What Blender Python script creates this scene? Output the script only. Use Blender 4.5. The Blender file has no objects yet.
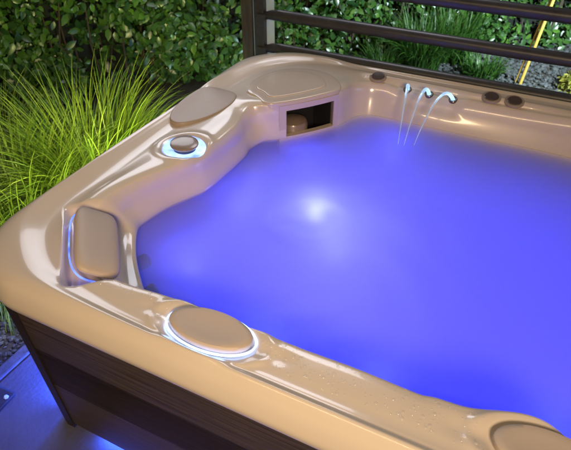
import bpy, bmesh, math, random
import numpy as np
from mathutils import Vector, Matrix
R = math.radians
PI = math.pi
rng = np.random.default_rng(7)
random.seed(7)
S = bpy.context.scene
COL = S.collection

# ------------------------------------------------------------------ helpers
def tag(o, label=None, cat=None, group=None, kind=None):
    if label: o['label'] = label
    if cat: o['category'] = cat
    if group: o['group'] = group
    if kind: o['kind'] = kind
    return o

def thing(name, label, cat, loc=(0, 0, 0), group=None):
    o = bpy.data.objects.new(name, None); COL.objects.link(o)
    o.location = loc; o.empty_display_size = .1
    return tag(o, label, cat, group)

def mesh_obj(name, verts, faces, mats, parent=None, smooth=True, fmat=None, local=False):
    me = bpy.data.meshes.new(name)
    me.from_pydata([tuple(map(float, v)) for v in verts], [], [tuple(map(int, f)) for f in faces])
    if not isinstance(mats, (list, tuple)): mats = [mats]
    for m in mats: me.materials.append(m)
    if smooth: me.polygons.foreach_set('use_smooth', [True] * len(me.polygons))
    if fmat is not None: me.polygons.foreach_set('material_index', list(map(int, fmat)))
    me.update()
    o = bpy.data.objects.new(name, me); COL.objects.link(o)
    if parent is not None:
        o.parent = parent
        if not local: o.matrix_parent_inverse = Matrix.Translation(-world_loc(parent)) if parent.type == 'EMPTY' else Matrix.Identity(4)
    return o

def world_loc(p):
    v = Vector((0, 0, 0))
    while p is not None:
        if p.type == 'EMPTY': v += p.location
        p = p.parent
    return v

class MB:
    """collects shapes for one mesh"""
    def __init__(s): s.v = []; s.f = []
    def add(s, v, f):
        n = len(s.v); s.v += [tuple(map(float, q)) for q in v]; s.f += [tuple(i + n for i in q) for q in f]; return s
    def box(s, c, size, rot=None, bev=0.0):
        bm = bmesh.new(); bmesh.ops.create_cube(bm, size=1)
        for w in bm.verts: w.co = Vector((w.co.x * size[0], w.co.y * size[1], w.co.z * size[2]))
        if bev: bmesh.ops.bevel(bm, geom=list(bm.edges), offset=bev, segments=2, profile=.6, affect='EDGES')
        M = rot.to_4x4() if rot is not None else Matrix.Identity(4)
        M = Matrix.Translation(Vector(c)) @ M
        bm.transform(M); bm.verts.ensure_lookup_table()
        s.add([w.co for w in bm.verts], [[w.index for w in f.verts] for f in bm.faces]); bm.free(); return s
    def tube(s, pts, rad, n=12, cap=True, closed=False):
        pts = [Vector(p) for p in pts]; m = len(pts)
        if not hasattr(rad, '__len__'): rad = [rad] * m
        v = []; f = []; up = None
        for i in range(m):
            if closed: t = pts[(i + 1) % m] - pts[i - 1]
            else: t = pts[min(i + 1, m - 1)] - pts[max(i - 1, 0)]
            t.normalize()
            if up is None:
                up = Vector((0, 0, 1)) if abs(t.z) < .9 else Vector((1, 0, 0))
            a = t.cross(up); a.normalize(); b = a.cross(t); b.normalize(); up = b
            for k in range(n):
                q = 2 * PI * k / n
                v.append(pts[i] + (a * math.cos(q) + b * math.sin(q)) * rad[i])
        for i in range(m if closed else m - 1):
            j = (i + 1) % m
            for k in range(n):
                f.append((i * n + k, i * n + (k + 1) % n, j * n + (k + 1) % n, j * n + k))
        if cap and not closed:
            f.append(tuple(range(n - 1, -1, -1))); f.append(tuple((m - 1) * n + k for k in range(n)))
        return s.add(v, f)
    def lathe(s, prof, c, M=None, n=40):
        """prof: list of (r, z)"""
        v = []; f = []; m = len(prof)
        M = M or Matrix.Identity(3)
        for r, z in prof:
            for k in range(n):
                q = 2 * PI * k / n
                v.append(Vector(c) + M @ Vector((r * math.cos(q), r * math.sin(q), z)))
        for i in range(m - 1):
            for k in range(n):
                f.append((i * n + k, i * n + (k + 1) % n, (i + 1) * n + (k + 1) % n, (i + 1) * n + k))
        if prof[0][0] > 1e-4: f.append(tuple(range(n - 1, -1, -1)))
        if prof[-1][0] > 1e-4: f.append(tuple((m - 1) * n + k for k in range(n)))
        return s.add(v, f)
    def build(s, name, mat, parent=None, smooth=True, local=False):
        o = mesh_obj(name, s.v, s.f, mat, parent, smooth, local=local)
        if smooth:
            try: o.data.set_sharp_from_angle(angle=R(40))
            except Exception: pass
        return o

def catmull(P, n, closed=False):
    P = np.array(P, float); m = len(P); out = []
    segs = m if closed else m - 1
    for i in range(segs):
        if closed: p0, p1, p2, p3 = P[i - 1], P[i], P[(i + 1) % m], P[(i + 2) % m]
        else: p0, p1, p2, p3 = P[max(i - 1, 0)], P[i], P[i + 1], P[min(i + 2, m - 1)]
        for t in np.linspace(0, 1, n, endpoint=False):
            out.append(.5 * ((2 * p1) + (p2 - p0) * t + (2 * p0 - 5 * p1 + 4 * p2 - p3) * t * t + (3 * p1 - p0 - 3 * p2 + p3) * t ** 3))
    if not closed: out.append(P[-1])
    return np.array(out)

def sstep(a, b, x):
    t = np.clip((x - a) / (b - a), 0, 1); return t * t * (3 - 2 * t)

# ------------------------------------------------------------------ materials
def mat(name):
    m = bpy.data.materials.new(name); m.use_nodes = True
    nt = m.node_tree; nt.nodes.clear()
    out = nt.nodes.new('ShaderNodeOutputMaterial')
    return m, nt, out

def pbr(name, col, rough=.5, metal=0, spec=.5, coat=0, noise=None, bump=None, coat_rough=.05, rnoise=None):
    m, nt, out = mat(name)
    b = nt.nodes.new('ShaderNodeBsdfPrincipled')
    b.inputs['Base Color'].default_value = (*col, 1); b.inputs['Roughness'].default_value = rough
    b.inputs['Metallic'].default_value = metal; b.inputs['Specular IOR Level'].default_value = spec
    b.inputs['Coat Weight'].default_value = coat; b.inputs['Coat Roughness'].default_value = coat_rough
    tc = nt.nodes.new('ShaderNodeTexCoord')
    def tex(scale, detail=4, stretch=None):
        mp = nt.nodes.new('ShaderNodeMapping'); nt.links.new(tc.outputs['Object'], mp.inputs['Vector'])
        if stretch: mp.inputs['Scale'].default_value = stretch
        n = nt.nodes.new('ShaderNodeTexNoise'); n.inputs['Scale'].default_value = scale; n.inputs['Detail'].default_value = detail
        nt.links.new(mp.outputs['Vector'], n.inputs['Vector']); return n
    if noise:
        scale, c2, stretch = noise
        n = tex(scale, 5, stretch)
        r = nt.nodes.new('ShaderNodeValToRGB'); r.color_ramp.elements[0].position = .3; r.color_ramp.elements[1].position = .7
        r.color_ramp.elements[0].color = (*col, 1); r.color_ramp.elements[1].color = (*c2, 1)
        nt.links.new(n.outputs['Fac'], r.inputs['Fac']); nt.links.new(r.outputs['Color'], b.inputs['Base Color'])
    if rnoise:
        n = tex(rnoise[0], 4)
        mr = nt.nodes.new('ShaderNodeMapRange'); mr.inputs['To Min'].default_value = rnoise[1]; mr.inputs['To Max'].default_value = rnoise[2]
        nt.links.new(n.outputs['Fac'], mr.inputs['Value']); nt.links.new(mr.outputs['Result'], b.inputs['Roughness'])
    if bump:
        n = tex(bump[0], 4, bump[2] if len(bump) > 2 else None)
        bp = nt.nodes.new('ShaderNodeBump'); bp.inputs['Strength'].default_value = bump[1]; bp.inputs['Distance'].default_value = .01
        nt.links.new(n.outputs['Fac'], bp.inputs['Height']); nt.links.new(bp.outputs['Normal'], b.inputs['Normal'])
    nt.links.new(b.outputs['BSDF'], out.inputs['Surface'])
    return m

def emit(name, col, strength):
    m, nt, out = mat(name)
    e = nt.nodes.new('ShaderNodeEmission'); e.inputs['Color'].default_value = (*col, 1); e.inputs['Strength'].default_value = strength
    tc = nt.nodes.new('ShaderNodeTexCoord'); n = nt.nodes.new('ShaderNodeTexNoise'); n.inputs['Scale'].default_value = 16
    mr = nt.nodes.new('ShaderNodeMapRange'); mr.inputs['From Min'].default_value = .3; mr.inputs['From Max'].default_value = .7
    mr.inputs['To Min'].default_value = strength * .45; mr.inputs['To Max'].default_value = strength * 1.5
    nt.links.new(tc.outputs['Object'], n.inputs['Vector']); nt.links.new(n.outputs['Fac'], mr.inputs['Value']); nt.links.new(mr.outputs['Result'], e.inputs['Strength'])
    nt.links.new(e.outputs['Emission'], out.inputs['Surface']); return m

def leaf_mat(name, dark, light, rough=.3, transl=.25, spec=.6):
    m, nt, out = mat(name)
    at = nt.nodes.new('ShaderNodeAttribute'); at.attribute_name = 'tint'
    r = nt.nodes.new('ShaderNodeValToRGB')
    r.color_ramp.elements[0].color = (*dark, 1); r.color_ramp.elements[1].color = (*light, 1)
    nt.links.new(at.outputs['Fac'], r.inputs['Fac'])
    b = nt.nodes.new('ShaderNodeBsdfPrincipled'); b.inputs['Roughness'].default_value = rough
    b.inputs['Specular IOR Level'].default_value = spec
    nt.links.new(r.outputs['Color'], b.inputs['Base Color'])
    t = nt.nodes.new('ShaderNodeBsdfTranslucent'); nt.links.new(r.outputs['Color'], t.inputs['Color'])
    mx = nt.nodes.new('ShaderNodeMixShader'); mx.inputs['Fac'].default_value = transl
    nt.links.new(b.outputs['BSDF'], mx.inputs[1]); nt.links.new(t.outputs['BSDF'], mx.inputs[2])
    nt.links.new(mx.outputs['Shader'], out.inputs['Surface']); return m

M = {}
M['shell'] = pbr('tan_acrylic', (.63, .555, .465), .22, spec=.5, coat=.5, coat_rough=.06, rnoise=(9, .17, .27), bump=(5, .03), noise=(2.6, (.60, .525, .44), None))
M['pillow'] = pbr('taupe_vinyl', (.47, .39, .32), .5, bump=(420, .10))
M['lid'] = pbr('tan_plastic', (.54, .46, .38), .22, coat=.4, bump=(6, .03))
M['panel'] = pbr('brown_tan_plastic', (.34, .27, .21), .40)
M['knob'] = pbr('brown_knob_plastic', (.24, .18, .14), .3, coat=.3)
M['bronze'] = pbr('bronze_plastic', (.085, .06, .055), .32, coat=.4)
M['dark_plastic'] = pbr('dark_plastic', (.02, .02, .025), .35)
M['wood'] = pbr('dark_cabinet_wood', (.027, .020, .016), .42, noise=(5, (.078, .056, .042), (1.0, 1.0, 34)), bump=(7, .12, (1, 1, 40)))
M['trim'] = pbr('charcoal_trim', (.022, .016, .014), .4, bump=(60, .05))
M['steel'] = pbr('galvanised_steel', (.50, .74, .95), .4, metal=.0, noise=(14, (.58, .78, .95), None))
M['rail'] = pbr('dark_rail_paint', (.036, .036, .040), .36, bump=(40, .04), noise=(18, (.05, .05, .054), None))
M['old_wood'] = pbr('weathered_wood', (.075, .068, .045), .75, noise=(9, (.04, .036, .022), (6, 6, .8)), bump=(12, .25, (8, 8, .8)))
M['cane'] = pbr('yellow_cane', (.55, .36, .08), .4, noise=(5, (.42, .25, .05), (4, 4, 1)))
M['paving'] = pbr('paving_stone', (.105, .105, .115), .6, noise=(5, (.075, .075, .085), None), bump=(55, .25), rnoise=(12, .45, .75))
M['kerb'] = pbr('kerb_stone', (.10, .10, .105), .7, noise=(22, (.07, .07, .075), None), bump=(70, .3))
M['soil'] = pbr('dark_soil', (.022, .018, .014), .95, noise=(20, (.04, .033, .025), None), bump=(30, .7))
M['stone'] = pbr('gravel_stone', (.035, .037, .039), .7, noise=(30, (.08, .082, .085), None), bump=(90, .2))
M['dark_gravel'] = pbr('dark_gravel_stone', (.025, .025, .028), .6, noise=(30, (.06, .06, .065), None))
M['core'] = pbr('shaded_hedge_core', (.006, .008, .005), .9)
M['twig'] = pbr('twig_bark', (.05, .035, .022), .8)
M['hedge'] = leaf_mat('hedge_leaf', (.014, .048, .016), (.10, .22, .03), .30, .16, .5)
M['grass'] = leaf_mat('grass_blade', (.045, .12, .012), (.28, .36, .045), .42, .35, .4)
M['lily'] = leaf_mat('lily_blade', (.020, .070, .012), (.07, .16, .02), .4, .25, .4)
M['shrub'] = leaf_mat('yellow_leaf', (.14, .15, .02), (.38, .33, .06), .45, .3, .4)
M['led'] = emit('led_ring_light', (.33, .50, 1.0), 5.2)
M['led_ring'] = emit('knob_ring_light', (.26, .40, 1.0), 2.6)
M['led_soft'] = emit('led_gap_light', (.09, .15, 1.0), 3.0)
M['lens'] = emit('lamp_lens', (.35, .45, 1.0), 1.5)

# ------------------------------------------------------------------ tub shell
CX, CY = 1.33, 1.09
TW = 2.66                                             # width of the tub, left to right
N = 900
TH = np.linspace(-PI, PI, N, endpoint=False)

def rrect(d, r):
    """polar radius of the rounded rectangle 0..TW x .03..2.15 inset by d"""
    a, b = TW / 2 - d, 1.06 - d
    rr = max(r - d, .02)
    lo = np.zeros(N); hi = np.full(N, 2.0)
    for _ in range(40):
        mid = (lo + hi) / 2
        x = np.abs(mid * np.cos(TH)); y = np.abs(mid * np.sin(TH))
        qx = x - (a - rr); qy = y - (b - rr)
        sd = np.hypot(np.maximum(qx, 0), np.maximum(qy, 0)) + np.minimum(np.maximum(qx, qy), 0) - rr
        ins = sd < 0
        lo = np.where(ins, mid, lo); hi = np.where(ins, hi, mid)
    return lo

def loop(pts, zdef):
    """closed loop through points -> polar radius and z at every angle"""
    P = np.array([(p[0], p[1], p[2] if len(p) > 2 else zdef) for p in pts], float)
    D = catmull(P, 14, closed=True)
    th = np.arctan2(D[:, 1] - CY, D[:, 0] - CX); r = np.hypot(D[:, 0] - CX, D[:, 1] - CY)
    o = np.argsort(th); th, r, z = th[o], r[o], D[o, 2]
    th = np.concatenate([th - 2 * PI, th, th + 2 * PI])
    rr = np.interp(TH, th, np.tile(r, 3)); zz = np.interp(TH, th, np.tile(z, 3))
    k = np.array([1, 2, 3, 2, 1.]); k /= k.sum()
    for _ in range(2):
        rr = sum(np.roll(rr, i - 2) * k[i] for i in range(5)); zz = sum(np.roll(zz, i - 2) * k[i] for i in range(5))
    return rr, zz

MIR = lambda P: [(TW - p[0],) + tuple(p[1:]) for p in reversed(P)]
# left half: near middle -> near left corner -> left side -> far left corner pod
CREASE_L = [(1.223, .100), (1.0, .100), (.82, .102), (.62, .110), (.42, .128), (.31, .158), (.20, .230), (.126, .314), (.086, .444), (.078, .60), (.074, .80), (.075, 1.0), (.078, 1.25), (.082, 1.48, .930),
            (.10, 1.70, .932), (.17, 1.89, .935), (.33, 2.03, .935), (.62, 2.07, .930), (1.0, 2.075)]
CREASE_R = [(1.0, 2.075), (.62, 2.07), (.33, 2.03), (.17, 1.89), (.10, 1.70)] + CREASE_L[:13][::-1]
CREASE = CREASE_L + [(1.33, 2.075)] + [(TW - p[0],) + tuple(p[1:]) for p in CREASE_R]
EDGE_L = [(1.169, .228), (1.013, .231), (.86, .233), (.72, .226), (.60, .215), (.49, .222), (.40, .262), (.315, .34), (.26, .43), (.245, .545), (.265, .66), (.315, .79), (.360, .89), (.378, 1.0)]
EDGE_P = [(.380, 1.13), (.374, 1.25), (.345, 1.36), (.352, 1.42, .925), (.425, 1.452, .929), (.475, 1.500, .930), (.560, 1.595, .930), (.655, 1.735, .929),
          (.672, 1.82, .925), (.685, 1.91, .91), (.76, 1.985, .90), (1.0, 2.0, .895), (1.35, 2.0, .895), (1.62, 1.995, .897)]
EDGE_RF = [(.80, 1.97), (.55, 1.88), (.38, 1.65), (.35, 1.3)]
EDGE = [(1.33, .232)] + EDGE_L + EDGE_P + [(TW - p[0], p[1]) for p in EDGE_RF] + [(TW - p[0], p[1]) for p in EDGE_L[::-1]]
# the near rim swells inward around the second oval pillow
EDGE = [e if not (1.55 < e[0] < 1.90 and e[1] < .5) else None for e in EDGE]
EDGE = [e for e in EDGE if e] + [(1.84, .255), (1.79, .278), (1.73, .285), (1.67, .268), (1.60, .243), (1.52, .236)]
SHORE_L = [(1.1, .266), (.9, .27), (.78, .272), (.66, .275), (.60, .292), (.495, .375), (.385, .485), (.305, .60), (.302, .67), (.325, .78), (.368, .88), (.395, .95), (.402, 1.08)]
SHORE_P = [(.402, 1.25), (.388, 1.34), (.41, 1.43), (.455, 1.468), (.500, 1.510), (.580, 1.605), (.668, 1.742), (.695, 1.83), (.73, 1.90), (.816, 1.935), (1.043, 1.93), (1.345, 1.928), (1.65, 1.93)]
SHORE_RF = [(.82, 1.90), (.62, 1.80), (.45, 1.6), (.42, 1.3)]
SHORE = [(1.33, .266)] + SHORE_L + SHORE_P + [(TW - p[0], p[1]) for p in SHORE_RF] + [(TW - p[0], p[1] + .01) for p in SHORE_L[::-1]]
SHORE = [e for e in SHORE if not (1.55 < e[0] < 1.95 and e[1] < .5)] + [(1.86, .29), (1.74, .312), (1.62, .285)]
def bysort(P): return sorted(P, key=lambda e: math.atan2(e[1] - CY, e[0] - CX))
CREASE, EDGE, SHORE = bysort(CREASE), bysort(EDGE), bysort(SHORE)
cr, cz = loop(CREASE, .924)
er, ez = loop(EDGE, .914)
wr, wz = loop(SHORE, .75)
cr = np.minimum(cr, rrect(.066, .30))
rails = []
def rl(r, z): rails.append((np.array(r) * 1.0, np.zeros(N) + z))
rl(rrect(.075, .30), .815); rl(rrect(.030, .30), .805); rl(rrect(.010, .30), .812); rl(rrect(0.0, .30), .838); rl(rrect(.004, .30), .872)
rl(rrect(.020, .30), .912)
rl(rrect(.020, .30) * .55 + cr * .45, .935)
# the lip dips into a valley before the ledge: broad and soft on the left and in the corners, tight along near and far rims
side = sstep(.60, .95, np.abs(np.cos(TH)) ** .8)
bw = .008 + .017 * side; drop = .007 + .011 * side
k_ = .13 + .87 * side
rl(cr + bw * 1.1, cz + .0095 * k_)
rl(cr, cz + .001 * k_)
rl(cr - bw * 1.1, cz - .0075 * k_)
rl(cr - bw * 2.2, cz - .0115 * k_)                    # foot of the step
rl(cr - bw * 3.4 - .012, cz - .009 * k_)
rl(cr * .35 + er * .65, (cz * .4 + ez * .6) + .004)
rl(er + .022, ez + .006)
rl(er + .004, ez + .001)
rl(er * .90 + wr * .10 - .004, ez - .018)
rl(er * .5 + wr * .5, ez * .52 + .75 * .48)
rl(wr, .75)
under = sstep(.15, .55, -np.cos(TH)) * (1 - sstep(.55, .75, np.sin(TH)))    # the left seat back is hollowed out below the waterline
rl(wr + .050 * under - .016 * (1 - under), .70)
rl(wr + .085 * under - .070 * (1 - under), .52)
rl(wr - .17, .34)
rl(np.minimum(wr - .36, .60) , .32)
rl(np.minimum(wr - .43, .53), .28)
rl(np.minimum(wr - .47, .48), .14)
rl(np.minimum(wr - .52, .42), .09)
rl(np.full(N, .2), .085); rl(np.full(N, .012), .085)
RR = np.array([a for a, b in rails]); ZZ = np.array([b for a, b in rails])
SUB = 7
def dense(A):
    m = len(A); out = []
    for i in range(m - 1):
        p0, p1, p2, p3 = A[max(i - 1, 0)], A[i], A[i + 1], A[min(i + 2, m - 1)]
        for t in np.linspace(0, 1, SUB, endpoint=False):
            out.append((p0, p1, p2, p3, t))
    return out
def bez(A, chord):
    """monotone-ish cubic through rails per angle (non-uniform tangents from chord lengths)"""
    m = len(A); d = np.maximum(chord, 1e-4)
    T = np.zeros_like(A)
    for i in range(1, m - 1):
        s0 = (A[i] - A[i - 1]) / d[i - 1]; s1 = (A[i + 1] - A[i]) / d[i]
        T[i] = (s0 * d[i] + s1 * d[i - 1]) / (d[i] + d[i - 1])
    T[0] = (A[1] - A[0]) / d[0]; T[-1] = (A[-1] - A[-2]) / d[-1]
    out = []
    for i in range(m - 1):
        for t in np.linspace(0, 1, SUB, endpoint=False):
            h00 = 2 * t ** 3 - 3 * t ** 2 + 1; h10 = t ** 3 - 2 * t ** 2 + t; h01 = -2 * t ** 3 + 3 * t ** 2; h11 = t ** 3 - t ** 2
            out.append(h00 * A[i] + h10 * d[i] * T[i] + h01 * A[i + 1] + h11 * d[i] * T[i + 1])
    out.append(A[-1]); return np.array(out)
chord = np.hypot(RR[1:] - RR[:-1], ZZ[1:] - ZZ[:-1])
RD, ZD = bez(RR, chord), bez(ZZ, chord)
MM = len(RD)
X = CX + RD * np.cos(TH); Y = CY + RD * np.sin(TH); Z = ZD.copy()
i_top0 = 6 * SUB; i_shore = 17 * SUB

# local relief of the moulded rim
KX, KY = .285, .968                                   # control knob
DISCS = [((.928, .165), .127, .066, R(1)), ((1.785, .185), .118, .068, R(3))]
PIL = Vector((.370, .339, .902))
PU = Vector((.68, -.733, 0)).normalized(); PV = Vector((.733, .68, 0)).normalized()
topm = (np.arange(MM)[:, None] >= i_top0 - 4) & (np.arange(MM)[:, None] <= i_shore)
w = topm * sstep(.76, .87, Z)
d = np.hypot(X - KX, Y - KY)
Z -= w * .020 * (1 - sstep(.070, .100, d)); Z += w * .006 * np.exp(-((d - .115) / .018) ** 2)
for (dx, dy), ra, rb, an in DISCS:
    u = (X - dx) * math.cos(an) + (Y - dy) * math.sin(an); v = -(X - dx) * math.sin(an) + (Y - dy) * math.cos(an)
    q = np.hypot(u / ra, v / rb)
    Z -= w * .014 * (1 - sstep(.95, 1.25, q)); Z += w * .005 * np.exp(-((q - 1.42) / .14) ** 2)
    # long flutes sweeping away from the pillow along the rim
    fl = np.exp(-((v + .004) / .024) ** 2) * (1 - sstep(1.1, 2.3, np.abs(u) / ra)) * sstep(1.0, 1.3, np.abs(u) / ra)
    Z -= w * .007 * fl
pu = (X - PIL.x) * PU.x + (Y - PIL.y) * PU.y; pv = (X - PIL.x) * PV.x + (Y - PIL.y) * PV.y
dent = (1 - sstep(.185, .225, np.abs(pu))) * sstep(-.108, -.082, pv) * (1 - sstep(.06, .13, pv))
Z -= topm * sstep(.70, .80, Z) * .036 * dent
# raised shoulder under the control panel on the left side
sh = np.exp(-((X - .135) / .055) ** 2) * sstep(1.10, 1.20, Y) * (1 - sstep(1.44, 1.52, Y))
Z += w * .003 * sh
# the lip climbs a little round the corner pod
cl = np.exp(-((np.hypot(X - .42, Y - 1.70) - .40) / .07) ** 2) * sstep(0, .25, (Y - 1.45) + (.45 - X)) * (1 - sstep(.42, .66, X))
Z += w * .016 * cl
# narrow spillway pocket behind the three jets
Z -= w * .012 * sstep(.82, .90, X) * (1 - sstep(1.17, 1.25, X)) * sstep(1.95, 1.98, Y) * (1 - sstep(2.02, 2.05, Y))

# the skimmer opening is cut through the front of the corner pod
FA = Vector((.452, 1.474)); FB = Vector((.664, 1.748)); FD = (FB - FA).normalized(); FN = Vector((FD.y, -FD.x)); FL = (FB - FA).length
verts = np.stack([X.ravel(), Y.ravel(), Z.ravel()], 1)
faces = []
for i in range(MM - 1):
    for j in range(N):
        k = (j + 1) % N
        cx_, cy_, cz_ = X[i, j], Y[i, j], Z[i, j]
        if i < i_shore + 4 and .70 < cz_ < .90 and i > i_top0:
            s = (cx_ - FA.x) * FD.x + (cy_ - FA.y) * FD.y; n_ = (cx_ - FA.x) * FN.x + (cy_ - FA.y) * FN.y
            if .045 < s < FL - .03 and abs(n_) < .06: continue
        faces.append((i * N + j, (i + 1) * N + j, (i + 1) * N + k, i * N + k))
TUB = thing('hot_tub', 'tan acrylic hot tub with dark wood cabinet, glowing violet blue water and lit rim', 'hot tub', (1.33, 1.09, 0))
shell = mesh_obj('shell', verts, faces, M['shell'], TUB)

def shell_z(x, y):
    dd = (X[i_top0:i_shore] - x) ** 2 + (Y[i_top0:i_shore] - y) ** 2
    k = np.unravel_index(np.argmin(dd), dd.shape); return float(Z[i_top0 + k[0], k[1]])

# water body follows the basin, a hair outside it so the edge is sealed
ws = i_shore
WR = RD[ws:] + .004; WZ = Z[ws:].copy() - .003; WZ[0] = .75
rows = [np.stack([CX + (RD[ws] + .004) * f * np.cos(TH), CY + (RD[ws] + .004) * f * np.sin(TH), np.full(N, .75)], 1) for f in np.concatenate([[.004], np.linspace(.02, .985, 70)])]
for r_ in rows:
    dd = np.hypot(r_[:, 0] - .885, r_[:, 1] - .945)
    r_[:, 2] += .016 * np.exp(-(dd / .07) ** 2) + .004 * np.exp(-((dd - .15) / .03) ** 2) + .0009 * np.sin(r_[:, 0] * 19 + 3 * np.sin(r_[:, 1] * 7)) * np.sin(r_[:, 1] * 15 + 2 * np.sin(r_[:, 0] * 9))
for i in range(len(WR)): rows.append(np.stack([CX + WR[i] * np.cos(TH), CY + WR[i] * np.sin(TH), WZ[i]], 1))
wv = np.concatenate(rows); wf = []
for i in range(len(rows) - 1):
    for j in range(N):
        k = (j + 1) % N; wf.append((i * N + j, (i + 1) * N + j, (i + 1) * N + k, i * N + k))
wf.append(tuple(range(N))); wf.append(tuple((len(rows) - 1) * N + j for j in range(N - 1, -1, -1)))
m, nt, out = mat('tub_water')
gl = nt.nodes.new('ShaderNodeBsdfGlossy'); gl.inputs['Roughness'].default_value = .36
tr = nt.nodes.new('ShaderNodeBsdfTransparent')
fr = nt.nodes.new('ShaderNodeFresnel'); fr.inputs['IOR'].default_value = 1.33
tc = nt.nodes.new('ShaderNodeTexCoord')
nz = nt.nodes.new('ShaderNodeTexNoise'); nz.inputs['Scale'].default_value = 5; nz.inputs['Detail'].default_value = 3
bp = nt.nodes.new('ShaderNodeBump'); bp.inputs['Strength'].default_value = .13; bp.inputs['Distance'].default_value = .03
nt.links.new(tc.outputs['Object'], nz.inputs['Vector']); nt.links.new(nz.outputs['Fac'], bp.inputs['Height'])
nt.links.new(bp.outputs['Normal'], gl.inputs['Normal'])
geo = nt.nodes.new('ShaderNodeNewGeometry')
inv = nt.nodes.new('ShaderNodeMath'); inv.operation = 'SUBTRACT'; inv.inputs[0].default_value = 1
nt.links.new(geo.outputs['Backfacing'], inv.inputs[1])
mul = nt.nodes.new('ShaderNodeMath'); mul.operation = 'MULTIPLY'
nt.links.new(fr.outputs['Fac'], mul.inputs[0]); nt.links.new(inv.outputs[0], mul.inputs[1])
mx = nt.nodes.new('ShaderNodeMixShader'); nt.links.new(mul.outputs[0], mx.inputs['Fac'])
nt.links.new(tr.outputs['BSDF'], mx.inputs[1]); nt.links.new(gl.outputs['BSDF'], mx.inputs[2])
nt.links.new(mx.outputs['Shader'], out.inputs['Surface'])
vo = nt.nodes.new('ShaderNodeVolumePrincipled')
vo.inputs['Color'].default_value = (.54, .57, .98, 1); vo.inputs['Density'].default_value = 12.0; vo.inputs['Anisotropy'].default_value = 0.0
nt.links.new(vo.outputs['Volume'], out.inputs['Volume'])
water = mesh_obj('water', wv, wf, m)
tag(water, 'cloudy aerated violet blue water glowing inside the tub', 'water', kind='structure')

# --- cabinet: planked sides, corner posts and plinth
def side_panel(p0, p1, nrm, z0, z1, grooves, tap):
    """flat plank face with V grooves from p0 to p1"""
    zs = [z0]
    for g in grooves: zs += [g - .008, g, g + .008]
    zs.append(z1)
    b = MB(); v = []
    for k, z in enumerate(zs):
        dep = -.014 if z in grooves else 0
        off = tap * (z1 - z)
        for p in (p0, p1):
            v.append((p[0] + nrm[0] * (dep - off), p[1] + nrm[1] * (dep - off), z))
    b.add(v, [(2 * i, 2 * i + 1, 2 * i + 3, 2 * i + 2) for i in range(len(zs) - 1)])
    n = len(v)
    v2 = [(q[0] - nrm[0] * .03, q[1] - nrm[1] * .03, q[2]) for q in v]
    b.add(v2, [(2 * i + 1, 2 * i, 2 * i + 2, 2 * i + 3) for i in range(len(zs) - 1)])
    return b
G = (.51, .31)
TP = .035
LX, RX, NY, FY = .090, 2.57, .095, 2.085
ZB, ZT = .035, .83
for p0, p1, nrm in [((LX + .085, NY), (RX - .085, NY), (0, -1)), ((RX, NY + .085), (RX, FY - .085), (1, 0)), ((RX - .085, FY), (LX + .085, FY), (0, 1)), ((LX, FY - .085), (LX, NY + .085), (-1, 0))]:
    side_panel(p0, p1, nrm, ZB, ZT, G, TP).build('cabinet_panel', M['wood'], TUB, smooth=False)
for sx, sy in ((-1, -1), (1, -1), (1, 1), (-1, 1)):
    x0 = LX if sx < 0 else RX; y0 = NY if sy < 0 else FY
    b = MB(); rings = []
    for z in (.012, .06, .4, ZT):
        t = TP * (ZT - z)
        xx = x0 - sx * t; yy = y0 - sy * t; e = .006
        pl = [(xx - sx * .089, yy + sy * e), (xx - sx * .052, yy + sy * e), (xx - sx * .022, yy - sy * .006), (xx - sx * .006, yy - sy * .022), (xx + sx * e, yy - sy * .052), (xx + sx * e, yy - sy * .089), (xx - sx * .035, yy - sy * .089), (xx - sx * .089, yy - sy * .035)]
        rings.append([(a, c, z) for a, c in pl])
    n = 8
    v = [q for r_ in rings for q in r_]
    f = [(i * n + k, i * n + (k + 1) % n, (i + 1) * n + (k + 1) % n, (i + 1) * n + k) for i in range(3) for k in range(n)] + [tuple(range(n))]
    b.add(v, f).build('corner_post', M['trim'], TUB, smooth=False)
MB().box((1.33, 1.09, .02), (2.26, 1.78, .036)).build('base_pan', M['dark_plastic'], TUB, smooth=False)

# --- pillows
def soft_pad(L, W, T, n=36, mth=14, bow=0.0, p=3.2):
    """rounded rectangular cushion in local axes u (long), v, w (up)"""
    v = []; f = []
    for i in range(n):
        q = 2 * PI * i / n
        c, s_ = math.cos(q), math.sin(q)
        ru = abs(c) ** (2 / p) * (1 if c >= 0 else -1); rv = abs(s_) ** (2 / p) * (1 if s_ >= 0 else -1)
        for j in range(mth):
            a = -PI / 2 + PI * j / (mth - 1)
            k = abs(math.cos(a)) ** .42; h = abs(math.sin(a)) ** .8 * (1 if a >= 0 else -1)
            u_ = ru * L / 2 * k; w_ = rv * W / 2 * k
            v.append((u_, w_, h * T / 2 - bow * (u_ / (L / 2)) ** 2))
    for i in range(n):
        for j in range(mth - 1):
            f.append((i * mth + j, ((i + 1) % n) * mth + j, ((i + 1) % n) * mth + j + 1, i * mth + j + 1))
    return v, f

def place(v, c, ax, ay, az):
    c, ax, ay, az = map(Vector, (c, ax, ay, az))
    return [c + ax * q[0] + ay * q[1] + az * q[2] for q in v]

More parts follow.
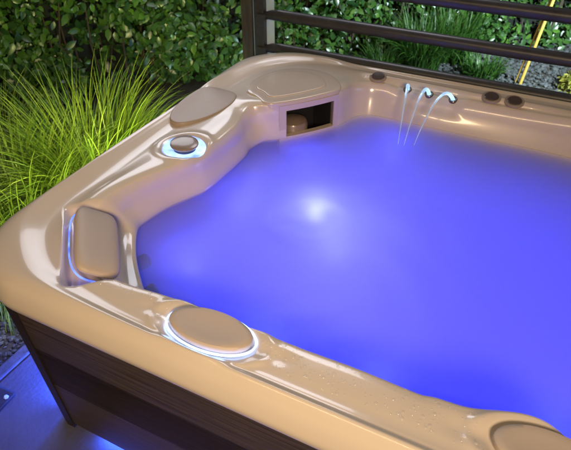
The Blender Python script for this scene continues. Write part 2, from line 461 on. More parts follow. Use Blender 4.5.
tilt = R(32)
pv_dir = (PV * math.cos(tilt) - Vector((0, 0, 1)) * math.sin(tilt)); pn = PU.cross(pv_dir)
if pn.z < 0: pn = -pn
for mirror in (False, True):
    def mm(q): return Vector((TW - q.x, q.y, q.z)) if mirror else Vector(q)
    v, f = soft_pad(.345, .150, .044, 64, 18, .0, 5.0)
    pc = PIL
    pad = place(v, pc, PU, pv_dir, pn)
    b = MB(); b.add([mm(q) for q in pad], f if not mirror else [tuple(reversed(q)) for q in f])
    o = b.build('corner_pillow', M['pillow'], TUB)
    v, f = soft_pad(.345, .180, .018, 56, 8, 0, 3.4)
    ring = [place([(.180 * (abs(math.cos(a)) ** .6) * np.sign(math.cos(a)), .083 * (abs(math.sin(a)) ** .6) * np.sign(math.sin(a)), -.022)], pc, PU, pv_dir, pn)[0] for a in np.linspace(-PI * .98, .12, 40)]
    MB().tube([mm(q) for q in ring], .0028, 8).build('pillow_light', M['led_soft'], TUB)
for (dx, dy), ra, rb, an in DISCS:
    z0 = shell_z(dx, dy)
    ca, sa = math.cos(an), math.sin(an)
    tl = Vector((0, .10, 1)).normalized()
    ax = Vector((ca, sa, 0)); ay = tl.cross(ax).normalized()
    b = MB(); v = []; f = []; n = 72
    prof = [(.86, -.004), (.97, .006), (1.0, .016), (.985, .024), (.94, .0275), (.80, .0285), (.6, .0265), (.3, .0245), (.01, .024)]
    for k, (s_, h) in enumerate(prof):
        for i in range(n):
            q = 2 * PI * i / n; v.append((s_ * ra * math.cos(q), s_ * rb * math.sin(q), h))
    for k in range(len(prof) - 1):
        for i in range(n): f.append((k * n + i, k * n + (i + 1) % n, (k + 1) * n + (i + 1) % n, (k + 1) * n + i))
    f.append(tuple((len(prof) - 1) * n + i for i in range(n)))
    b.add(place(v, (dx, dy, z0), ax, ay, tl), f); b.build('oval_pillow', M['pillow'], TUB)
    lit = dx < 1.3
    ring = place([((ra + .008) * math.cos(a), (rb + .007) * math.sin(a), .009) for a in np.linspace(0, 2 * PI, 80, endpoint=False)], (dx, dy, z0), ax, ay, tl)
    if lit: MB().tube(ring, .0030, 8, closed=True).build('pillow_light', M['led'], TUB)

# --- control knob with its glowing ring
z0 = shell_z(KX, KY) + .003
tl = Vector((.06, -.02, 1)).normalized(); ax = Vector((1, 0, 0)); ay = tl.cross(ax).normalized(); ax = ay.cross(tl)
MK = Matrix((ax, ay, tl)).transposed()
MB().lathe([(.046, -.004), (.062, .002), (.078, .009), (.087, .013), (.090, .012), (.091, .006)], (KX, KY, z0), MK, 64).build('knob_light_ring', M['led_ring'], TUB)
kb = MB().lathe([(.044, .022), (.057, .024), (.059, .029), (.057, .034), (.048, .037), (.030, .0385), (.003, .039)], (KX, KY, z0), MK, 56).build('control_knob', M['knob'], TUB)
MB().lathe([(.047, -.004), (.047, .023)], (KX, KY, z0), MK, 56).build('stem', M['dark_plastic'], kb)

# --- touch panel set in the shoulder of the left rim
def plate(outline, zf, th, bev=.008, dish=0.0, rows=5):
    """smooth closed outline extruded up as a plate with a rolled edge"""
    P = catmull(outline, 10, closed=True); c = P.mean(0); n = len(P)
    T = np.roll(P, -1, 0) - np.roll(P, 1, 0); T /= np.linalg.norm(T, axis=1)[:, None]
    area = np.sum(P[:, 0] * np.roll(P[:, 1], -1) - np.roll(P[:, 0], -1) * P[:, 1])
    nr = np.stack([T[:, 1], -T[:, 0]], 1) * (1 if area > 0 else -1)
    v = []; f = []
    lev = [(0, -.03), (0, th - bev)] + [(bev * (1 - math.cos(a)), th - bev + bev * math.sin(a)) for a in np.linspace(.3, PI / 2, 5)]
    cnt = 0
    for ins, h in lev:
        for i in range(n):
            p = P[i] - nr[i] * ins; v.append((p[0], p[1], zf(p[0], p[1]) + h))
        cnt += 1
    for s_, dz in [(.90, 0), (.84, -dish), (.6, -dish), (.3, -dish), (.02, -dish)]:
        for i in range(n):
            p = c + (P[i] - nr[i] * bev - c) * s_; v.append((p[0], p[1], zf(p[0], p[1]) + th + dz))
        cnt += 1
    for k in range(cnt - 1):
        for i in range(n):
            q = (k * n + i, k * n + (i + 1) % n, (k + 1) * n + (i + 1) % n, (k + 1) * n + i)
            f.append(q if area > 0 else q[::-1])
    cap = tuple((cnt - 1) * n + i for i in range(n)); f.append(cap if area > 0 else cap[::-1])
    b = MB(); b.add(v, f); return b
PAN = [(.105, 1.12), (.062, 1.20), (.045, 1.32), (.055, 1.43), (.100, 1.485), (.165, 1.50), (.222, 1.49), (.255, 1.44), (.260, 1.345), (.230, 1.22), (.170, 1.125)]
plate(PAN, lambda x, y: .6 * (.941 - (x - .05) * .085) + .4 * shell_z(x, y) + .002 * sstep(1.10, 1.5, y), .0075, .007, .0).build('control_panel', M['panel'], TUB)

# --- filter lid on the corner pod
LID = [(.250, 1.555), (.228, 1.66), (.258, 1.79), (.335, 1.885), (.44, 1.925), (.545, 1.905), (.63, 1.83), (.662, 1.748),
       (.600, 1.640), (.520, 1.535), (.445, 1.462), (.400, 1.452), (.365, 1.475), (.325, 1.500), (.285, 1.515)]
zl = lambda x, y: .928
lid = plate(LID, zl, .014, .009, .0).build('filter_lid', M['lid'], TUB)
c = np.mean(np.array(LID), 0)
INN = [tuple(c + (np.array(p) - c) * np.array([.74, .74]) + np.array([-.012, .012])) for p in LID]
plate(INN, lambda x, y: .9405, .006, .005, .0).build('lid_panel', M['lid'], lid)

# --- skimmer frame and the dark box behind it
def fp(s, n_, z):
    """point on the pod front: s along, n outwards, bowed a little"""
    bow = .012 * (1 - ((s / FL) * 2 - 1) ** 2)
    p = FA + FD * s + FN * (n_ + bow); return (p.x, p.y, z)
b = MB(); v = []; f = []
ns = 24; S0, S1, O0, O1 = .012, FL - .008, .048, FL - .036
ZT0, ZT1, OZ = .66, .922, .894
def strip(sa, sb, za, zb, n0=.006, nn=18):
    v = []; f = []
    for i in range(nn + 1):
        s = sa + (sb - sa) * i / nn
        v += [fp(s, n0, za), fp(s, n0, zb), fp(s, -.02, zb), fp(s, -.02, za)]
    for i in range(nn):
        for k in range(4): f.append((i * 4 + k, i * 4 + (k + 1) % 4, i * 4 + 4 + (k + 1) % 4, i * 4 + 4 + k))
    f += [(0, 3, 2, 1), (nn * 4, nn * 4 + 1, nn * 4 + 2, nn * 4 + 3)]
    b.add(v, f)
strip(S0, O0, ZT0, ZT1, .010); strip(O1, S1, ZT0, ZT1, .010); strip(O0, O1, OZ, ZT1, .010); strip(O0, O1, ZT0, .758, .010)
b.build('skimmer_frame', M['lid'], TUB, smooth=False)
b = MB(); v = [fp(O0, .002, .6), fp(O1, .002, .6), fp(O1, .002, OZ), fp(O0, .002, OZ)]
v += [fp(O0, -.20, .6), fp(O1, -.20, .6), fp(O1, -.20, OZ), fp(O0, -.20, OZ)]
b.add(v, [(0, 1, 5, 4), (1, 2, 6, 5), (2, 3, 7, 6), (3, 0, 4, 7), (4, 5, 6, 7)])
b.build('skimmer_recess', M['dark_plastic'], TUB, smooth=False)
q = fp(.13, -.09, .775)
MB().lathe([(.075, -.1), (.075, .0), (.068, .014), (.04, .024), (.003, .028)], q).build('filter_float', M['knob'], TUB)

# --- air controls on the far rim
for (x, y) in ((.767, 2.030), (1.343, 2.036), (1.450, 2.036)):
    z0 = shell_z(x, y) - .002
    tl = Vector((0, -.22, 1)).normalized(); ax = Vector((1, 0, 0)); ay = tl.cross(ax); MK = Matrix((ax, ay, tl)).transposed()
    o = MB().lathe([(.046, -.006), (.046, .001), (.043, .0035), (.034, .003)], (x, y, z0), MK, 40).build('air_control', M['panel'], TUB)
    MB().lathe([(.034, .0), (.034, .005), (.031, .0075), (.012, .007), (.003, .0065)], (x, y, z0), MK, 40).build('cap', M['bronze'], o)

# --- jets in the seat wall
for (x, y, z, nx, ny, r_) in [(.395, .512, .690, .8, .5, .028), (.520, .400, .690, .6, .8, .026), (.62, .315, .68, .3, 1, .024),
                              (1.0, 1.87, .60, 0, -1, .03)]:
    tl = Vector((nx, ny, .45)).normalized(); ax = Vector((0, 0, 1)).cross(tl).normalized(); ay = tl.cross(ax); MK = Matrix((ax, ay, tl)).transposed()
    o = MB().lathe([(r_, -.16), (r_, .004), (r_ * .85, .009), (r_ * .6, .007), (r_ * .5, -.004), (.002, -.006)], (x, y, z), MK, 32).build('massage_jet', M['dark_plastic'], TUB)
    MB().lathe([(r_ * .34, -.006), (r_ * .34, .006), (r_ * .15, .009), (.001, .009)], (x, y, z), MK, 20).build('nozzle', M['bronze'], o)

# --- laminar jets: nozzles on the far rim and the arcs of water, their glow painted in by emission
mw, nt, out = mat('glow_water_stream')
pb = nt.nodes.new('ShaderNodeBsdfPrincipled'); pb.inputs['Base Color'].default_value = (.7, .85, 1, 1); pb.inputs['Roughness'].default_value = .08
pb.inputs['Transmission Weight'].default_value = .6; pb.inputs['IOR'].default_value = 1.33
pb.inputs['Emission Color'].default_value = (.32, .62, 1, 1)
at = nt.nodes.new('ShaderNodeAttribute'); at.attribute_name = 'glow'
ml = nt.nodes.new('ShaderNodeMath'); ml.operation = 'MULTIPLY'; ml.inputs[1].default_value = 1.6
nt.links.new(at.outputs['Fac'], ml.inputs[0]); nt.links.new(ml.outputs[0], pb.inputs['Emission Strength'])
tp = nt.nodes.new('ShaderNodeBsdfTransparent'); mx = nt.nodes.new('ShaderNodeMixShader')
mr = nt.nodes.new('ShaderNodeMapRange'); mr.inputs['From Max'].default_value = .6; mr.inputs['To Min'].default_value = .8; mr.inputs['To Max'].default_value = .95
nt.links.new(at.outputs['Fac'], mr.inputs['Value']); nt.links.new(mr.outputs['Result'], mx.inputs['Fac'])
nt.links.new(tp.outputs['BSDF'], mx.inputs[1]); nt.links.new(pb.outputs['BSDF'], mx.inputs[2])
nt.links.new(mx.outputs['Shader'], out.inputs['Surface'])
ARCS = [((.935, 2.012), (1.002, 1.690), 'glowing arc of water from the left jet, its fall nearly straight and narrow'),
        ((1.048, 2.010), (1.031, 1.693), 'glowing arc of water from the middle of the three rim jets'),
        ((1.170, 2.006), (1.074, 1.714), 'glowing arc of water from the right jet, the widest curve of the three')]
for (p, q, lb) in ARCS:
    z0 = shell_z(*p)
    tl = Vector((0, -.45, 1)).normalized(); ax = Vector((1, 0, 0)); ay = tl.cross(ax); MK = Matrix((ax, ay, tl)).transposed()
    o = MB().lathe([(.021, -.006), (.021, .004), (.018, .007), (.011, .006), (.009, -.002), (.001, -.003)], (p[0], p[1], z0), MK, 28).build('jet_nozzle', M['bronze'], TUB)
    n = 34; pts = []; rad = []; gl_ = []
    h = .064
    # ballistic arc: leaves at z0, apex z0+h, lands at z=.75
    tu = math.sqrt(h); td = math.sqrt(h + z0 - .748); Tt = tu + td
    for i in range(n + 1):
        t = i / n; tt = t * Tt
        z = z0 + h - (tt - tu) ** 2
        pts.append((p[0] + (q[0] - p[0]) * t, p[1] + (q[1] - p[1]) * t, z))
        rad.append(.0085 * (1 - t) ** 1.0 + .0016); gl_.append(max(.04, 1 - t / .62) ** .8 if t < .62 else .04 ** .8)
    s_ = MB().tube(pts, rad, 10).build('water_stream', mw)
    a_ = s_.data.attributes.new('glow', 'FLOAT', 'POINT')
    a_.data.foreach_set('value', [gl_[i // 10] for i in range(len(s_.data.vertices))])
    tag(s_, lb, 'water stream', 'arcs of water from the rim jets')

# --- underwater lamp
lampo = MB().lathe([(.062, -.02), (.062, .006), (.052, .012), (.046, .008)], (1.33, 1.09, .10), None, 32).build('underwater_lamp', M['dark_plastic'], TUB)
MB().lathe([(.045, .0), (.04, .014), (.02, .02), (.002, .022)], (1.33, 1.09, .10), None, 32).build('lens', M['lens'], lampo)

# --- condensation beads on the cool flat rim
dv = []; df = []
def bead(x, y, r_):
    z = shell_z(x, y) - r_ * .15
    n = 8; base = len(dv)
    e = random.uniform(.8, 1.5); a = random.uniform(0, PI)
    for k, (s_, h) in enumerate([(1, 0), (.8, .35), (.45, .55)]):
        for i in range(n):
            q = 2 * PI * i / n; u_ = r_ * s_ * math.cos(q) * e; w_ = r_ * s_ * math.sin(q)
            dv.append((x + u_ * math.cos(a) - w_ * math.sin(a), y + u_ * math.sin(a) + w_ * math.cos(a), z + h * r_))
    dv.append((x, y, z + .6 * r_))
    for k in range(2):
        for i in range(n): df.append((base + k * n + i, base + k * n + (i + 1) % n, base + (k + 1) * n + (i + 1) % n, base + (k + 1) * n + i))
    for i in range(n): df.append((base + 2 * n + i, base + 2 * n + (i + 1) % n, base + 3 * n))
def scatter(n, x0, x1, y0, y1, rmax):
    for _ in range(n):
        bead(random.uniform(x0, x1), random.uniform(y0, y1), min(rmax, .0012 + random.paretovariate(1.9) * .0010))
scatter(210, 1.06, 1.55, .125, .222, .005)
scatter(60, .50, .78, .172, .218, .005)
scatter(40, 1.55, 1.66, .13, .24, .005)
m, nt, out = mat('water_bead')
gl = nt.nodes.new('ShaderNodeBsdfGlossy'); gl.inputs['Roughness'].default_value = .04
tr = nt.nodes.new('ShaderNodeBsdfTransparent'); fr = nt.nodes.new('ShaderNodeFresnel'); fr.inputs['IOR'].default_value = 1.5
geo = nt.nodes.new('ShaderNodeNewGeometry'); inv = nt.nodes.new('ShaderNodeMath'); inv.operation = 'SUBTRACT'; inv.inputs[0].default_value = 1
nt.links.new(geo.outputs['Backfacing'], inv.inputs[1]); mul = nt.nodes.new('ShaderNodeMath'); mul.operation = 'MULTIPLY'
nt.links.new(fr.outputs['Fac'], mul.inputs[0]); nt.links.new(inv.outputs[0], mul.inputs[1])
mx = nt.nodes.new('ShaderNodeMixShader'); nt.links.new(mul.outputs[0], mx.inputs['Fac'])
nt.links.new(tr.outputs['BSDF'], mx.inputs[1]); nt.links.new(gl.outputs['BSDF'], mx.inputs[2]); df_ = nt.nodes.new('ShaderNodeBsdfDiffuse'); m2 = nt.nodes.new('ShaderNodeMixShader'); m2.inputs['Fac'].default_value = .16
nt.links.new(mx.outputs['Shader'], m2.inputs[1]); nt.links.new(df_.outputs['BSDF'], m2.inputs[2])  # white diffuse share stands in for caustic light in the beads
nt.links.new(m2.outputs['Shader'], out.inputs['Surface'])
o = mesh_obj('water_droplets', dv, df, m)
tag(o, 'small clear water beads lying on the tan rim', 'water droplets', kind='stuff')

# ------------------------------------------------------------------ setting: paving, kerb, soil, gravel
def sheet(name, x0, x1, y0, y1, z0, z1, mt, bev=0):
    return tag(MB().box(((x0 + x1) / 2, (y0 + y1) / 2, (z0 + z1) / 2), (x1 - x0, y1 - y0, z1 - z0), bev=bev).build(name, mt, smooth=False), kind='structure')
sheet('garden_soil', -40, 40, -40, 60, -.30, -.035, M['soil'])
sheet('paving', -.262, 4.5, -4.5, 2.40, -.09, 0, M['paving'], .006)
sheet('kerb', -.330, -.270, -4.5, 2.40, -.12, .006, M['kerb'], .008)

def pebbles(name, n, gen, mt, rmin, rmax, label):
    bm = bmesh.new(); bmesh.ops.create_icosphere(bm, subdivisions=1, radius=1); bm.verts.ensure_lookup_table()
    bv = np.array([w.co for w in bm.verts]); bf = np.array([[w.index for w in f.verts] for f in bm.faces]); bm.free()
    V = np.zeros((n, len(bv), 3)); 
    for i in range(n):
        x, y, z = gen(); r_ = rmin + (rmax - rmin) * random.random() ** 1.6
        q = bv * (1 + rng.uniform(-.22, .22, (len(bv), 1))) * np.array([random.uniform(.8, 1.3), random.uniform(.8, 1.3), random.uniform(.5, .8)]) * r_
        a = random.uniform(0, 2 * PI); c_, s_ = math.cos(a), math.sin(a)
        V[i] = np.stack([q[:, 0] * c_ - q[:, 1] * s_ + x, q[:, 0] * s_ + q[:, 1] * c_ + y, q[:, 2] + z], 1)
    F = (bf[None] + (np.arange(n) * len(bv))[:, None, None]).reshape(-1, 3)
    o = mesh_obj(name, V.reshape(-1, 3), F, mt, smooth=False)
    tag(o, label, 'gravel', kind='stuff')
def g1(): return random.uniform(-.2, 3.6), random.uniform(3.9, 6.4), -.03 + random.uniform(-.004, .012)
pebbles('gravel', 9000, g1, M['stone'], .010, .030, 'pale grey gravel between the railing and the hedge')
def g2(): return random.uniform(-.95, -.34), random.uniform(-.9, 1.0), -.03 + random.uniform(-.004, .01)
pebbles('dark_gravel', 3600, g2, M['dark_gravel'], .006, .016, 'dark gravel strip beyond the paving kerb')

# ------------------------------------------------------------------ railing, posts, plate
RL = thing('railing', 'dark tube railing with an upright steel post behind the far rim of the tub', 'railing', (-.05, 2.22, 0))
def rail(z, y=2.225, x0=-.010, x1=4.4, r_=.032):
    pts = [(x0, y, z), (x0 + .012, y, z + .001), (x0 + .05, y, z + .008), (x0 + .10, y, z + .011), (x0 + .2, y, z + .011)] + [(x, y, z + .011) for x in np.linspace(x0 + .5, x1, 8)]
    rad = [.014, .020, .027, r_, r_] + [r_] * 8
    MB().tube(pts, rad, 18).build('rail', M['rail'], RL)
rail(.885); rail(1.078); rail(1.272); rail(1.465)
for z in (.885, 1.078, 1.272, 1.465):
    MB().box((-.020, 2.215, z - .006), (.060, .030, .034), bev=.003).build('rail_bracket', M['rail'], RL, smooth=False)
MB().box((-.042, 2.235, .76), (.064, .040, 1.52), bev=.003).build('post', M['rail'], RL, smooth=False)
fl = MB(); fl.box((-.032, 2.262, .76), (.138, .008, 1.52), bev=.001); fl.build('flange', M['steel'], RL, smooth=False)
WP = thing('wooden_post', 'weathered olive brown wooden post beside the steel railing post', 'post', (-.175, 2.36, 0))
MB().box((-.190, 2.36, .75), (.074, .07, 1.6), bev=.005).build('timber', M['old_wood'], WP, smooth=False)
WP2 = thing
for dx, h, lb in ((0, 1.55, 'thick yellow garden cane leaning upright on the gravel by the hedge'), (-.045, 1.50, 'thin tan garden cane tied behind the thicker yellow one')):
    x0 = 1.345 + dx; y0 = 4.66 + (.03 if dx else 0)
    pts = []; rad = []
    n = 40; r0 = .016 if dx == 0 else .009
    for i in range(n + 1):
        t = i / n; pts.append((x0 + .16 * t * 1.0 + (.035 * t if dx else 0), y0 + .05 * t, -.08 + h * t)); rad.append(r0 * (1 - .18 * t) * (1.16 if i % 9 == 0 else 1))
    o = MB().tube(pts, rad, 12).build('garden_cane', M['cane']); tag(o, lb, 'cane', 'canes standing in the gravel')

FT = thing('steel_post_foot', 'dark bolted steel base plate of a post at the edge of the blue lit paving', 'post base', (-.215, .06, 0))
rz = Matrix.Rotation(R(4), 3, 'Z')
MB().box((-.205, .045, .008), (.135, .150, .014), rz, .003).build('base_plate', M['rail'], FT, smooth=False)
for px, py in ((-.160, .095), (-.155, -.005), (-.255, .09), (-.25, -.008)):
    o = MB().lathe([(.011, .0), (.011, .002), (.0085, .0025), (.0085, .008), (.006, .010), (.001, .010)], (px, py, .0152), None, 6).build('bolt', M['steel'], FT, smooth=False)
MB().box((-.225, .045, .53), (.05, .05, 1.03), rz, .003).build('upright', M['rail'], FT, smooth=False)

# ------------------------------------------------------------------ planting
def leaf_mesh(name, pos, nrm, L, mt, parent, width=.58, fold=.25, droop=.12):
    """one mesh of many folded pointed leaves; pos, nrm: (n,3)"""
    n = len(pos)
    nrm = nrm / np.linalg.norm(nrm, axis=1)[:, None]
    t = rng.normal(size=(n, 3)) + np.array([0, 0, -.35]); t -= nrm * np.sum(t * nrm, 1)[:, None]; t /= np.linalg.norm(t, axis=1)[:, None]
    s = np.cross(nrm, t)
    Ls = L * rng.uniform(.45, 1.35, n)[:, None]
    def P(a, b, c): return pos + t * Ls * a + s * Ls * b + nrm * Ls * c
    w_ = width / 2
    rows = [P(0, 0, 0), P(.28, -w_ * .85, fold * .2), P(.30, 0, 0), P(.28, w_ * .85, fold * .2), P(.62, -w_ * .8, fold * .18 - droop * .4), P(.64, 0, -droop * .35), P(.62, w_ * .8, fold * .18 - droop * .4), P(1, 0, -droop)]
    V = np.stack(rows, 1).reshape(-1, 3)
    base = np.array([[0, 2, 1, 1], [0, 3, 2, 2], [1, 2, 5, 4], [2, 3, 6, 5], [4, 5, 7, 7], [5, 6, 7, 7]])
    fs = []
    for i in range(n):
        o = i * 8
        fs += [(o, o + 2, o + 1), (o, o + 3, o + 2), (o + 1, o + 2, o + 5, o + 4), (o + 2, o + 3, o + 6, o + 5), (o + 4, o + 5, o + 7), (o + 5, o + 6, o + 7)]
    o = mesh_obj(name, V, fs, mt, parent)
    a = o.data.attributes.new('tint', 'FLOAT', 'POINT')
    tv = np.clip(rng.beta(1.6, 3.0, n) + (rng.random(n) > .94) * .4, 0, 1)
    a.data.foreach_set('value', np.repeat(tv, 8).astype(np.float32))
    return o

def noise2(x, y, seed):
    v = 0
    r_ = np.random.default_rng(seed)
    for k in range(7):
        a = r_.uniform(0, 2 * PI); fq = 2.2 * 1.45 ** k
        v = v + np.sin((x * math.cos(a) + y * math.sin(a)) * fq + r_.uniform(0, 6)) / (1.25 ** k)
    return v

def hedge(name, path, height, n, L, label, seed, bulge=.14):
    P = np.array(path, float); seg = np.hypot(*(P[1:] - P[:-1]).T); cum = np.concatenate([[0], np.cumsum(seg)])
    t = thing(name, label, 'hedge', (P[0, 0], P[0, 1], 0))
    def at(u):
        x = np.interp(u, cum, P[:, 0]); y = np.interp(u, cum, P[:, 1])
        x2 = np.interp(u + .02, cum, P[:, 0]) - np.interp(u - .02, cum, P[:, 0]); y2 = np.interp(u + .02, cum, P[:, 1]) - np.interp(u - .02, cum, P[:, 1])
        l = np.hypot(x2, y2) + 1e-9
        return x, y, y2 / l, -x2 / l        # normal to the tub side (right of travel)
    u = rng.uniform(0, cum[-1], n); z = rng.uniform(-.03, height, n)
    x, y, nx, ny = at(u)
    b = bulge * noise2(u * 1.6, z * 2.0, seed) * .45
    dep = rng.random(n) ** 1.3 * .34
    off = b - dep
    pos = np.stack([x + nx * off, y + ny * off, z], 1)
    # thin leaves out in gaps
    g = noise2(u * 2.3, z * 2.9, seed + 5)
    keep = (g > -.25) | (rng.random(n) < .13) | (dep > .29)
    pos, nx, ny = pos[keep], nx[keep], ny[keep]; k = len(pos)
    nr = np.stack([nx, ny, np.full(k, .55)], 1) + rng.normal(size=(k, 3)) * .55
    leaf_mesh('foliage', pos, nr, L, M['hedge'], t)
    # twiggy inside, painted near-black for the deep shade in the gaps
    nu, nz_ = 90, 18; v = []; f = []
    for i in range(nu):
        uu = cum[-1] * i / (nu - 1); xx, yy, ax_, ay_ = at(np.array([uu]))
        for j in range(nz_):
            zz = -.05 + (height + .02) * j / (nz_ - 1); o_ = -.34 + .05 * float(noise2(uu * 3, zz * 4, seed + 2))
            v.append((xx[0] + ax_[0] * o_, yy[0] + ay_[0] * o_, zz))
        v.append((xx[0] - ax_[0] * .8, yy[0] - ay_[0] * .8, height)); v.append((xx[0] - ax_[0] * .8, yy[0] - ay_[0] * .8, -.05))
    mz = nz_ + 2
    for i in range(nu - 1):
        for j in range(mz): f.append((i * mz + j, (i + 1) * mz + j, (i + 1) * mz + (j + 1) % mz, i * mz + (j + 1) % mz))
    mesh_obj('shaded_core', v, f, M['core'], t)
    # stems
    b_ = MB()
    for _ in range(int(cum[-1] * 9)):
        uu = np.array([random.uniform(0, cum[-1])]); xx, yy, ax_, ay_ = at(uu); o_ = random.uniform(-.3, -.05)
        p = Vector((xx[0] + ax_[0] * o_, yy[0] + ay_[0] * o_, -.05)); pts = [p]
        for k_ in range(6):
            p = p + Vector((random.gauss(0, .05), random.gauss(0, .05), height / 6.5)); pts.append(p)
        b_.tube(pts, [.010 * (1 - .12 * q) for q in range(7)], 6)
    b_.build('stems', M['twig'], t)
    return t
hedge('leafy_hedge', [(-3.9, .2), (-2.6, 1.75), (-1.45, 3.35), (-.35, 4.55)], 1.6, 27000, .080, 'dim leafy hedge behind the ornamental grass and left rim of the tub', 11)
hedge('leafy_hedge', [(-.45, 4.50), (.45, 5.25), (1.3, 5.85), (3.0, 6.35), (4.8, 6.6)], 1.6, 27000, .080, 'brightly lit glossy hedge behind the railing and gravel', 23)

def blades(name, n, c, spread, Lr, wid, mt, parent, lean, seed, curl=1.0, bias=(0, 0)):
    r_ = np.random.default_rng(seed); K = 11
    V = []; F = []; tint = []
    for i in range(n):
        a = r_.uniform(0, 2 * PI); rad = spread * math.sqrt(r_.random())
        bx = c[0] + rad * math.cos(a) * 1.0; by = c[1] + rad * math.sin(a)
        a2 = a + r_.normal() * .6; L = r_.uniform(*Lr); le = lean * r_.uniform(.15, 1.15)
        dx, dy = math.cos(a2) + bias[0], math.sin(a2) + bias[1]; l = math.hypot(dx, dy) + 1e-6; dx, dy = dx / l, dy / l
        ph = R(88) - le * .35; x, y, z = bx, by, c[2]; st = L / (K - 1); o = len(V); tw = r_.normal() * .5
        sx, sy = -dy, dx
        tv = float(np.clip(r_.beta(2, 2.2), 0, 1))
        for k in range(K):
            t = k / (K - 1); w_ = wid * (1 - t ** 2.2) * (.55 + .45 * min(1, t * 5)) + .0004
            cc = math.cos(tw * t); ss = math.sin(tw * t)
            V.append((x - sx * w_ * cc, y - sy * w_ * cc, z - w_ * ss)); V.append((x, y, z - w_ * .35)); V.append((x + sx * w_ * cc, y + sy * w_ * cc, z + w_ * ss))
            tint += [tv * (.55 + .45 * t)] * 3
            x += dx * st * math.cos(ph); y += dy * st * math.cos(ph); z += st * math.sin(ph)
            ph -= le * curl * (.12 + .5 * t) * (1.0 / (K - 1)) * 4.5
        for k in range(K - 1):
            q = o + 3 * k
            F += [(q, q + 1, q + 4, q + 3), (q + 1, q + 2, q + 5, q + 4)]
    o = mesh_obj(name, V, F, mt, parent)
    at_ = o.data.attributes.new('tint', 'FLOAT', 'POINT'); at_.data.foreach_set('value', np.array(tint, np.float32))
    return o
for (x, y, n, L, lb, sd) in [(-.80, 1.42, 2700, (.60, 1.02), 'tall arching ornamental grass glowing yellow green beside the left rim', 3),
                             (-.88, .95, 2000, (.55, .90), 'lower ornamental grass clump by the near left corner of the tub', 4),
                             (-1.42, 1.15, 1300, (.55, .90), 'dim ornamental grass clump at the far left in front of the hedge', 5)]:
    t = thing('ornamental_grass', lb, 'grass clump', (x, y, -.04), 'ornamental grasses along the left side')
    blades('blades', n, (x, y, -.04), .21, L, .0044, M['grass'], t, 2.5, sd, bias=(.16, .05))
for (x, y, n, s, L, lb, sd) in [(.42, 4.62, 520, .17, (.40, .66), 'dark green strappy plant growing in front of the bright hedge', 8), (.62, 5.0, 380, .16, (.40, .66), 'upright strappy plant half hidden behind the middle rail', 9),
                                (.98, 4.72, 260, .16, (.16, .28), 'low tuft of strappy blades at the edge of the gravel', 12),
                                (.10, 4.35, 240, .15, (.22, .36), 'small strappy tuft low against the hedge near the post', 10)]:
    t = thing('strappy_plant', lb, 'plant', (x, y, -.04), 'strappy plants at the hedge foot')
    blades('blades', n, (x, y, -.04), s, L, .0055, M['lily'], t, .95, sd)
for (x, y, r_, lb, sd) in [(1.86, 4.80, .20, 'yellow green low shrub at the right edge of the gravel', 1)]:
    t = thing('low_shrub', lb, 'shrub', (x, y, -.04))
    n = 900; q = rng.normal(size=(n, 3)); q /= np.linalg.norm(q, axis=1)[:, None]; q[:, 2] = np.abs(q[:, 2])
    rad = r_ * (.55 + .5 * rng.random(n))[:, None]
    leaf_mesh('foliage', np.array([x, y, -.03]) + q * rad, q + rng.normal(size=(n, 3)) * .6 + np.array([0, 0, .4]), .055, M['shrub'], t)
    b = MB()
    for _ in range(14):
        a = random.uniform(0, 2 * PI); b.tube([(x, y, -.05), (x + math.cos(a) * r_ * .4, y + math.sin(a) * r_ * .4, r_ * .4), (x + math.cos(a) * r_ * .8, y + math.sin(a) * r_ * .8, r_ * .7)], [.006, .004, .002], 6)
    b.build('stems', M['twig'], t)

# ------------------------------------------------------------------ camera
cam = bpy.data.cameras.new('camera'); co = bpy.data.objects.new('camera', cam); COL.objects.link(co)
co.location = (1.556, -.638, 2.051); co.rotation_euler = (R(90 - 37.6), 0, R(26.5))
cam.sensor_width = 36; cam.lens = 547 / 571 * 36; cam.clip_end = 500; cam.clip_start = .02
cam.dof.use_dof = True; cam.dof.focus_distance = 2.0; cam.dof.aperture_fstop = 5.0
S.camera = co

# ------------------------------------------------------------------ light
W = bpy.data.worlds.new('World'); S.world = W; W.use_nodes = True
nt = W.node_tree; nt.nodes.clear()
sky = nt.nodes.new('ShaderNodeTexSky'); sky.sky_type = 'NISHITA'; sky.sun_disc = False
sky.sun_elevation = R(-1); sky.sun_rotation = R(60)
bg = nt.nodes.new('ShaderNodeBackground'); bg.inputs['Strength'].default_value = .10
ow = nt.nodes.new('ShaderNodeOutputWorld'); nt.links.new(sky.outputs['Color'], bg.inputs['Color']); nt.links.new(bg.outputs['Background'], ow.inputs['Surface'])

def lamp(name, kind, loc, col, power, target=None, **kw):
    l = bpy.data.lights.new(name, kind); l.color = col; l.energy = power
    for k, v in kw.items(): setattr(l, k, v)
    o = bpy.data.objects.new(name, l); COL.objects.link(o); o.location = loc
    if target is not None:
        o.rotation_euler = (Vector(target) - Vector(loc)).to_track_quat('-Z', 'Y').to_euler()
    return o
# warm patio lamps in front of the tub, a thin strip and a round one
lamp('patio_strip_lamp', 'AREA', (.95, -1.30, 2.60), (1, .70, .38), 15, (.8, .05, .9), shape='RECTANGLE', size=1.2, size_y=.022)
lamp('patio_lamp', 'AREA', (2.7, -2.3, 2.7), (1, .73, .47), 22, (1.1, .35, .9), shape='DISK', size=.9, spread=R(72))
# unseen pale lights added for the highlights on the shell
lamp('overhead_highlight_light', 'AREA', (.25, 3.05, 3.2), (.90, .90, 1), 27, (.5, 1.6, .6), shape='RECTANGLE', size=1.1, size_y=.9)
lamp('left_highlight_light', 'AREA', (-1.6, 3.1, 2.7), (.92, .92, 1), 26, (.4, .8, .9), shape='RECTANGLE', size=1.6, size_y=1.1)  # added, unseen: makes the pale band round the left corner
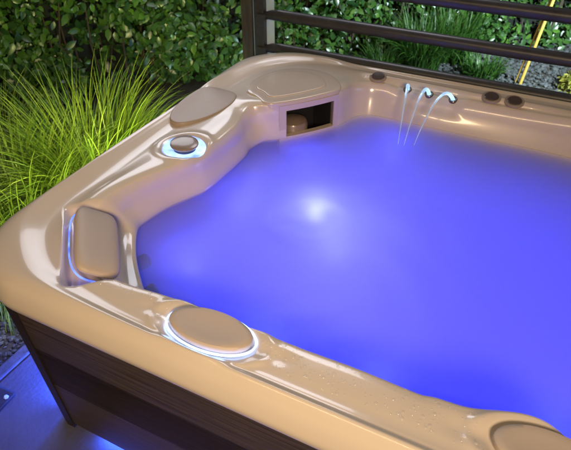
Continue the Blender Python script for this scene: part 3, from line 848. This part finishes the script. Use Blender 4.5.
# garden lamps
lamp('garden_spot', 'SPOT', (2.9, 3.2, 1.9), (.74, .94, 1), 1500, (1.1, 5.6, .5), spot_size=R(96), spot_blend=1.0, shadow_soft_size=.06)
lamp('garden_spot', 'SPOT', (-.2, 3.0, .10), (.62, .95, 1), 24, (-1.4, 3.6, .9), spot_size=R(120), spot_blend=.8, shadow_soft_size=.05)
lamp('garden_spot', 'SPOT', (-.11, 1.20, .76), (.98, 1, .36), 110, (-.85, 1.45, .25), spot_size=R(150), spot_blend=.6, shadow_soft_size=.04)
lamp('garden_spot', 'SPOT', (-.12, .50, .66), (.96, 1, .38), 34, (-.9, .9, .4), spot_size=R(150), spot_blend=.6, shadow_soft_size=.04)
lamp('cane_spot', 'SPOT', (1.5, 3.7, .10), (1, .84, .40), 3.5, (1.4, 4.66, .35), spot_size=R(40), spot_blend=.6, shadow_soft_size=.03)
# blue strips under the cabinet, plus a fill added below the rim
lamp('blue_ground_fill', 'AREA', (.045, 1.05, .795), (.02, .08, 1), 30, (-.06, 1.05, 0), shape='RECTANGLE', size=1.8, size_y=.02, spread=R(110))  # added to spread the blue evenly over the paving
lamp('under_cabinet_strip', 'AREA', (.10, 1.05, .045), (.03, .09, 1), 70, (-.4, 1.05, -.28), shape='RECTANGLE', size=1.65, size_y=.03, spread=R(120))
lamp('under_cabinet_strip', 'AREA', (1.33, .150, .030), (.03, .10, 1), 14, (1.33, -.2, -.06), shape='RECTANGLE', size=2.0, size_y=.02)
# underwater lamps: a bright core, the rest added to spread the glow
UW = (.145, .17, 1)
lamp('underwater_light', 'POINT', (0.829, 1.113, .650), (.54, .58, 1), 3.0, shadow_soft_size=.036)
lamp('underwater_light', 'POINT', (.94, 1.06, .50), (.30, .32, 1), 66, shadow_soft_size=.16)
lamp('underwater_fill', 'AREA', (1.33, 1.06, .36), UW, 138, (1.33, 1.06, 2), shape='RECTANGLE', size=1.75, size_y=1.40)  # unseen panel added to light the water evenly
for (x, y) in ((.52, .62), (.50, 1.05), (.60, 1.50), (.95, 1.80), (.95, .40), (1.35, .40), (1.85, .48)):  # points added to brighten the water near the edges
    lamp('underwater_light', 'POINT', (x, y, .60), UW, 2.2, shadow_soft_size=.05)

S.view_settings.view_transform = 'Standard'; S.view_settings.look = 'None'; S.view_settings.gamma = 1; S.view_settings.exposure = 0
S.view_settings.use_curve_mapping = False
S.render.engine = 'CYCLES'
cy = S.cycles
cy.max_bounces = 10; cy.diffuse_bounces = 4; cy.glossy_bounces = 4; cy.transmission_bounces = 6; cy.transparent_max_bounces = 12; cy.volume_bounces = 7
cy.sample_clamp_indirect = 6; cy.caustics_reflective = False; cy.caustics_refractive = False
cy.use_denoising = True
try: cy.denoiser = 'OPENIMAGEDENOISE'
except Exception: pass
